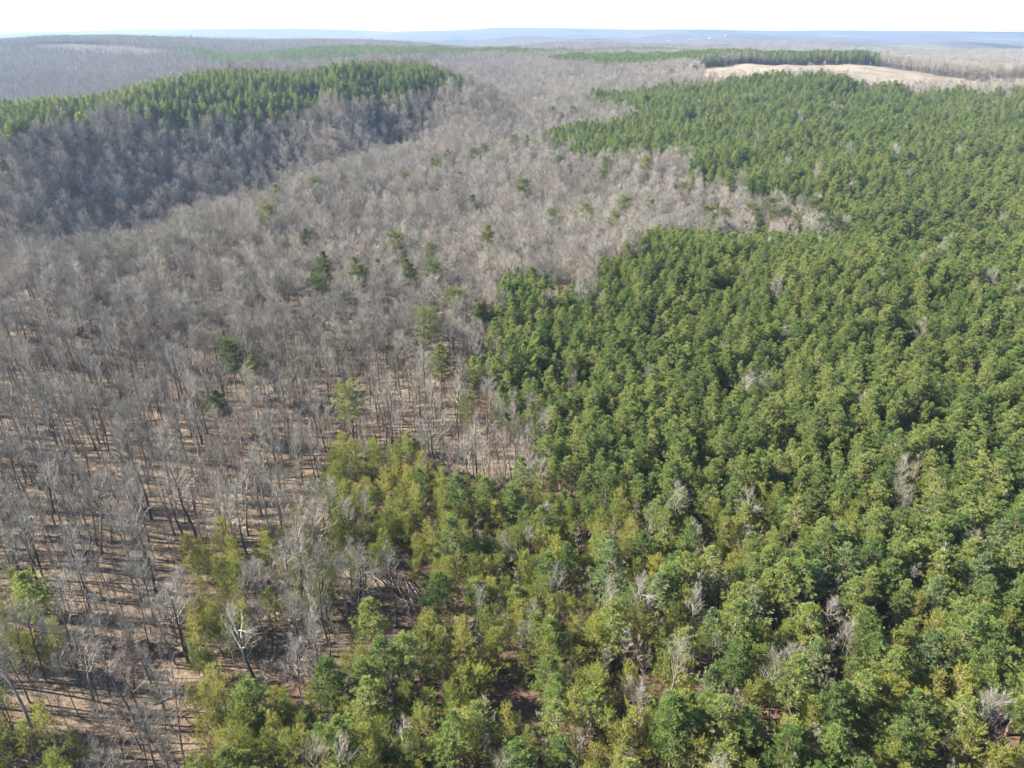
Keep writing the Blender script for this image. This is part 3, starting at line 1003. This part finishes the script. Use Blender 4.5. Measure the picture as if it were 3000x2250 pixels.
shown = (tu > -15) & (tu < 3015) & (tvv > 60) & (tvv < 2270)
size = hh / tfd

# ------------------------------------------------------------------ individuals
NAMES = {'bare': 'bare_tree', 'sapling': 'bare_sapling', 'shrub': 'leafless_shrub', 'pine': 'pine_tree', 'tall_pine': 'tall_pine', 'blue_pine': 'pine_tree', 'dome_pine': 'pine_tree', 'scrub': 'scrub_pine'}
CATS = {'bare': 'tree', 'sapling': 'sapling', 'shrub': 'shrub', 'pine': 'pine', 'tall_pine': 'pine', 'blue_pine': 'pine', 'dome_pine': 'pine', 'scrub': 'pine'}


def plant(key, x, y, z, s, w, turn, var, label, group=None):
    o = bpy.data.objects.new(NAMES[key], None)
    o.empty_display_size = 0.5
    o.location = (x, y, z)
    o.rotation_euler = (rng.normal() * 0.025, rng.normal() * 0.025, turn)
    o.scale = (w, w, s)
    link(o)
    tm_, cm_ = K[key]['tree'][var]
    link(bpy.data.objects.new('trunk', tm_), o)
    link(bpy.data.objects.new('crown', cm_), o)
    tag(o, label, CATS[key], group)
    return o


for l in LM:
    plant(l[0], l[1], l[2], float(ground(l[1], l[2])), l[3], l[4], rng.rand() * 6.28, l[5], l[6], None)

ORD = ['first', 'second', 'third', 'fourth', 'fifth', 'sixth', 'seventh', 'eighth', 'ninth', 'tenth', 'eleventh', 'twelfth', 'thirteenth', 'fourteenth', 'fifteenth', 'sixteenth', 'seventeenth', 'eighteenth', 'nineteenth', 'twentieth']
TENS = {2: 'twenty', 3: 'thirty', 4: 'forty', 5: 'fifty', 6: 'sixty', 7: 'seventy', 8: 'eighty', 9: 'ninety'}


def ordinal(n):
    if n <= 20:
        return ORD[n - 1]
    if n < 100 and n % 10:
        return TENS[n // 10] + '-' + ORD[n % 10 - 1]
    return {30: 'thirtieth', 40: 'fortieth', 50: 'fiftieth', 60: 'sixtieth', 70: 'seventieth', 80: 'eightieth', 90: 'ninetieth'}.get(n, 'hundredth')


LOOK = {
    'bare': lambda s, v: ('tall ' if s > 0.95 else 'short ' if s < 0.72 else 'grey ') + ('forked bare hardwood' if v in (3, 4) else 'reddish bare hardwood' if v == 5 else 'pale-barked bare hardwood' if v == 7 else 'bare hardwood'),
    'sapling': lambda s, v: ('spindly ' if s < 0.8 else 'slim ') + ('reddish bare sapling' if v == 2 else 'grey bare sapling'),
    'shrub': lambda s, v: ('low ' if s < 0.8 else 'bushy ') + ('reddish leafless shrub' if v == 1 else 'brown leafless shrub'),
    'pine': lambda s, v: ('tall ' if s > 1.0 else 'small ' if s < 0.8 else '') + 'green long-needled pine',
    'tall_pine': lambda s, v: ('slender ' if s < 0.8 else 'high ') + 'bare-trunked old pine',
    'blue_pine': lambda s, v: ('broad ' if s > 0.92 else 'small ') + 'pale blue-green pine',
    'scrub': lambda s, v: ('tall ' if s > 0.95 else 'low ' if s < 0.75 else 'ragged ') + 'yellow-green scrub pine',
}
lmx = np.array([l[1] for l in LM], float)
lmy = np.array([l[2] for l in LM], float)
single = np.zeros(len(ta), bool)
for fam, most in ((('pine', 'blue_pine'), 290), (('tall_pine',), 90), (('scrub',), 300), (('bare',), 290), (('sapling',), 260), (('shrub',), 150)):
    c = np.where(np.isin(tk, fam) & shown)[0]
    c = c[np.argsort(-size[c] - 10.0 * np.isin(tk[c], ['blue_pine']))][:most]
    single[c] = True
picked = np.where(single)[0]
info = []
for i in picked:
    dx, dy = ta[i, 0] - lmx, ta[i, 1] - lmy
    dist = np.hypot(dx, dy)
    j = int(np.argmin(dist))
    if abs(dy[j]) > abs(dx[j]):
        way = 'beyond' if dy[j] > 0 else 'this side of'
    else:
        way = 'sunward of' if dx[j] < 0 else 'shadow side of'
    look = LOOK[tk[i]](ta[i, 2], int(ta[i, 5]))
    info.append((look, way, j, dist[j], i))
info.sort(key=lambda a: a[3])
count = {}
GROUPS = {'bare': 'bare trees of the near wood', 'sapling': 'bare saplings under the near wood', 'shrub': 'leafless shrubs on the forest floor', 'pine': 'pines of the plantation', 'tall_pine': 'old pines standing out of the wood',
          'blue_pine': 'blue-green pines in the thicket', 'scrub': 'scrub pines of the thicket'}
for look, way, j, ds, i in info:
    kk = (look, way, j)
    count[kk] = count.get(kk, 0) + 1
    key = str(tk[i])
    plant(key, ta[i, 0], ta[i, 1], tz[i], ta[i, 2], ta[i, 3], ta[i, 4], int(ta[i, 5]), '%s, %s %s %s' % (look, ordinal(count[kk]), way, LM[j][7]), GROUPS[key])


# ------------------------------------------------------------------ the rest of each wood, one object for each mass of trees
def crowd(name, pts, rot, scl, var, coll, label, cat):
    me = bpy.data.meshes.new(name)
    me.from_pydata(pts.tolist(), [], [])
    for nm, tp_, val in (('turn', 'FLOAT_VECTOR', rot), ('grow', 'FLOAT_VECTOR', scl)):
        me.attributes.new(nm, tp_, 'POINT').data.foreach_set('vector', val.astype(np.float32).ravel())
    me.attributes.new('pick', 'INT', 'POINT').data.foreach_set('value', var.astype(np.int32))
    o = link(bpy.data.objects.new(name, me))
    ng = bpy.data.node_groups.new(name, 'GeometryNodeTree')
    ng.interface.new_socket('Geometry', in_out='INPUT', socket_type='NodeSocketGeometry')
    ng.interface.new_socket('Geometry', in_out='OUTPUT', socket_type='NodeSocketGeometry')
    N = ng.nodes.new
    gi, go = N('NodeGroupInput'), N('NodeGroupOutput')
    ci = N('GeometryNodeCollectionInfo')
    ci.inputs['Collection'].default_value = coll
    ci.inputs['Separate Children'].default_value = True
    ci.inputs['Reset Children'].default_value = True
    iop = N('GeometryNodeInstanceOnPoints')
    iop.inputs['Pick Instance'].default_value = True

    def attr(nm, dt):
        a = N('GeometryNodeInputNamedAttribute')
        a.data_type = dt
        a.inputs['Name'].default_value = nm
        return a.outputs['Attribute']
    L = ng.links.new
    L(gi.outputs[0], iop.inputs['Points'])
    L(ci.outputs[0], iop.inputs['Instance'])
    L(attr('pick', 'INT'), iop.inputs['Instance Index'])
    L(attr('turn', 'FLOAT_VECTOR'), iop.inputs['Rotation'])
    L(attr('grow', 'FLOAT_VECTOR'), iop.inputs['Scale'])
    L(iop.outputs[0], go.inputs[0])
    md = o.modifiers.new('trees', 'NODES')
    md.node_group = ng
    tag(o, label, cat, kind='stuff')
    return o


CROWD = {
    ('near_stand', 'pine'): ('pine_forest', 'dense green pine plantation filling the near slope'),
    ('upper_stand', 'pine'): ('pine_forest', 'dense green pine plantation on the rise below the field'),
    ('hill_stand', 'pine'): ('pine_forest', 'dark green pine stand capping the rounded hill'),
    ('spur', 'pine'): ('pine_forest', 'loose olive pines on the low spur beside the hill'),
    ('spur', 'wood'): ('hardwood_forest', 'bare trees mixed with pines on the low spur'),
    ('field_stand', 'far_pine'): ('pine_forest', 'straight-edged dark pine block behind the pale field'),
    ('back_stand', 'far_pine'): ('pine_forest', 'long band of pines behind the rounded hill'),
    ('ravine', 'tall_pine'): ('pine_forest', 'old tall pines along the ravine between plantations'),
    ('strays', 'tall_pine'): ('pine_forest', 'stray pines scattered through the grey slope'),
    ('thicket', 'pine'): ('pine_forest', 'long-needled pines mixed through the near scrub'),
    ('thicket', 'scrub'): ('scrub_forest', 'yellow-green scrub pine thicket covering the near ground'),
    ('thicket', 'bare'): ('hardwood_forest', 'few bare trees inside the scrub thicket'),
    ('thicket', 'sapling'): ('sapling_undergrowth', 'bare saplings inside the scrub thicket'),
    ('thicket', 'shrub'): ('shrub_undergrowth', 'leafless shrubs around the blowdown'),
    ('slope', 'bare'): ('hardwood_forest', 'bare trees at the fringe of the near wood'),
    ('slope', 'wood'): ('hardwood_forest', 'sunlit grey bare wood over the near slope'),
    ('slope', 'sapling'): ('sapling_undergrowth', 'bare saplings under the near grey wood'),
    ('slope', 'shrub'): ('shrub_undergrowth', 'leafless shrubs under the near grey wood'),
    ('hillside', 'wood'): ('hardwood_forest', 'shaded bare wood on the hillside below the hill pines'),
    ('hollow', 'wood'): ('hardwood_forest', 'pale bare wood filling the head of the hollow'),
    ('far', 'far_bare'): ('hardwood_forest', 'bluish bare woods on the far ridges'),
    ('far', 'wood'): ('hardwood_forest', 'bare wood at the foot of the far ridges'),
    ('beyond_field', 'far_bare'): ('hardwood_forest', 'reddish bare wood beyond the pale field'),
    ('beyond_field', 'wood'): ('hardwood_forest', 'bare trees at the corner of the pale field'),
    ('far_pines', 'far_pine'): ('pine_forest', 'dark pine blocks scattered over the far country'),
}
for (pt, key) in sorted(set(zip(tpch[~single].tolist(), tk[~single].tolist()))):
    q = (~single) & (tpch == pt) & (tk == key)
    n = int(q.sum())
    nm, lab = CROWD.get((pt, key), ('forest', 'trees of the %s' % pt.replace('_', ' ')))
    a = ta[q]
    coll = K[key]['crowd']
    rot = np.zeros((n, 3))
    rot[:, 2] = a[:, 4]
    rot[:, :2] = rng.normal(0, 0.03, (n, 2))
    crowd(nm, np.c_[a[:, 0], a[:, 1], tz[q]], rot, np.c_[a[:, 3], a[:, 3], a[:, 2]], a[:, 5], coll, lab, 'forest')
print('trees', len(ta), 'single', len(picked))

# ------------------------------------------------------------------ windthrown logs, sticks on the ground
def log_mesh(seed, L, r):
    rs = np.random.RandomState(seed)
    g = Geo()
    pts = [np.array([L * t, rs.normal() * 0.06 * L * 0.2, 0.1 * rs.normal() * 0.4]) for t in np.linspace(0, 1, 6)]
    g.tube(pts, [r * (1 - 0.65 * t) for t in np.linspace(0, 1, 6)], 7)
    for _ in range(rs.randint(3, 7)):
        t = 0.35 + 0.6 * rs.rand()
        p = pts[int(t * 5)]
        d = unit(np.array([0.7, rs.normal(), abs(rs.normal()) * 0.8]))
        bp, _d = bent(p, d, L * 0.12 * (0.5 + rs.rand()), 2, rs, 0.2, 0)
        g.tube(bp, [r * 0.3, r * 0.2, r * 0.08], 4)
    return g.mesh('log', [M['dead']], True)


LOGS = [log_mesh(100 + k, L_, r) for k, (L_, r) in enumerate(((9, 0.17), (7, 0.14), (11, 0.2), (5.5, 0.12)))]
spots = []
rl = np.random.RandomState(21)
for k in range(18):
    spots.append((-26 + rl.uniform(-7, 7), 110 + rl.uniform(-6, 6), R(-52 + rl.normal() * 14), k % 4, 0.25 + 0.5 * rl.rand(), 'blow'))
for k, (lx, ly, an) in enumerate(((-52, 66, -20), (-70, 112, -50), (-57, 82, 35), (-88, 120, 12), (-40, 73, 70), (-30, 78, 20), (-62, 132, -30), (-36, 168, 15), (-96, 150, -35), (-20, 72, -60), (-48, 150, 40), (-105, 170, 5))):
    spots.append((lx, ly, R(an), k % 4, 0.12, 'floor'))
blow = sorted([s for s in spots if s[5] == 'blow'], key=lambda s: -s[1])
for n_b, s in enumerate(blow + [s for s in spots if s[5] == 'floor']):
    o = link(bpy.data.objects.new('fallen_log', LOGS[s[3]]))
    gz = float(ground(s[0], s[1]))
    ex, ey = s[0] + 8 * math.cos(s[2]), s[1] + 8 * math.sin(s[2])
    o.location = (s[0], s[1], gz + s[4])
    o.rotation_euler = (0, -math.atan2(float(ground(ex, ey)) - gz, 8) + 0.03, s[2])
    if s[5] == 'blow':
        tag(o, 'bleached fallen log in the blowdown, %s from its far end' % ordinal(n_b + 1), 'log', 'logs of the blowdown')
    else:
        dd = np.hypot(s[0] - lmx, s[1] - lmy)
        j = int(np.argmin(dd))
        kk = ('log', j)
        count[kk] = count.get(kk, 0) + 1
        tag(o, 'bleached log lying on leaf litter, %s nearest %s' % (ordinal(count[kk]), LM[j][7]), 'log', 'logs scattered on the forest floor')

rs = np.random.RandomState(33)
SG = ground(*np.meshgrid(np.arange(-169, 25, 2.0), np.arange(51, 235, 2.0), indexing='ij'))
g = Geo()
n = 0
while n < 6500:
    x_, y_ = rs.uniform(-170, 20), rs.uniform(50, 230)
    if rs.rand() > 60.0 / y_ or inside(NEAR_STAND, x_, y_):
        continue
    z_ = float(SG[int((x_ + 170) / 2), int((y_ - 50) / 2)])
    a = rs.rand() * 6.28
    L_ = 0.6 + 2.4 * rs.rand() ** 2
    p0 = np.array([x_, y_, z_ + 0.05])
    d = np.array([math.cos(a), math.sin(a), 0.06 * rs.normal()])
    bp = [p0, p0 + d * L_ * 0.5 + rs.normal(size=3) * 0.06, p0 + d * L_]
    bp[2][2] += 0.05
    g.tube(bp, [0.05, 0.04, 0.015], 3)
    n += 1
sl = link(bpy.data.objects.new('branch_litter', g.mesh('branch_litter', [M['stick']])))
tag(sl, 'fallen sticks strewn over the pale leaf litter', 'debris', kind='stuff')

# ------------------------------------------------------------------ farmhouses far out on the plain
def house(x, y, turn, L, W, label):
    z = float(ground(x, y)) - 0.3
    o = bpy.data.objects.new('farmhouse', None)
    o.location = (x, y, z)
    o.rotation_euler = (0, 0, turn)
    link(o)
    g = Geo()
    h, t = 5.0, 3.0
    g.v = [(-L, -W, 0), (L, -W, 0), (L, W, 0), (-L, W, 0), (-L, -W, h), (L, -W, h), (L, W, h), (-L, W, h), (-L, 0, h + t), (L, 0, h + t)]
    g.f = [(0, 1, 5, 4), (2, 3, 7, 6), (1, 2, 6, 9, 5), (3, 0, 4, 8, 7)]
    link(bpy.data.objects.new('wall', g.mesh('farmhouse_wall', [M['white']])), o)
    g = Geo()
    e = 0.6
    g.v = [(-L - e, -W - e, h - 0.3), (L + e, -W - e, h - 0.3), (L + e, 0, h + t + 0.1), (-L - e, 0, h + t + 0.1), (-L - e, W + e, h - 0.3), (L + e, W + e, h - 0.3)]
    g.v += [(a, b, c + 0.25) for a, b, c in g.v]
    g.f = [(6, 7, 8, 9), (9, 8, 11, 10), (0, 3, 2, 1), (3, 4, 5, 2), (0, 1, 7, 6), (4, 10, 11, 5), (1, 2, 8, 7), (2, 5, 11, 8), (0, 6, 9, 3), (3, 9, 10, 4)]
    link(bpy.data.objects.new('roof', g.mesh('farmhouse_roof', [M['roof']])), o)
    tag(o, label, 'house', 'farm buildings on the plain')


for k, (hx, hy, L_, W_) in enumerate(((1010, 5200, 9, 5), (1180, 5300, 13, 6), (1290, 5250, 10, 5), (1420, 5350, 15, 6), (1760, 5200, 9, 5), (1000, 4900, 8, 5))):
    house(hx, hy, 0.2 * k, L_, W_, 'tiny white farm building on the hazy plain, %s from the hill pines' % ORD[k])

# ------------------------------------------------------------------ the hazy air
hb = bpy.data.meshes.new('haze')
x0, x1, y0, y1, z0, z1 = -12600, 12600, -12600, 12600, -330, 99
hb.from_pydata([(x0, y0, z0), (x1, y0, z0), (x1, y1, z0), (x0, y1, z0), (x0, y0, z1), (x1, y0, z1), (x1, y1, z1), (x0, y1, z1)], [],
               [(3, 2, 1, 0), (4, 5, 6, 7), (0, 1, 5, 4), (1, 2, 6, 5), (2, 3, 7, 6), (3, 0, 4, 7)])
hm, nt, N, L = new_mat('haze')
pv = N('ShaderNodeVolumePrincipled')
pv.inputs['Color'].default_value = (0.3, 0.4, 0.54, 1)
pv.inputs['Density'].default_value = HAZE_DENSITY = 0.00012
pv.inputs['Anisotropy'].default_value = 0.2
ho = N('ShaderNodeOutputMaterial')
L(pv.outputs[0], ho.inputs['Volume'])
hb.materials.append(hm)
tag(link(bpy.data.objects.new('haze', hb)), 'pale blue haze lying over the hills', 'haze', kind='stuff')
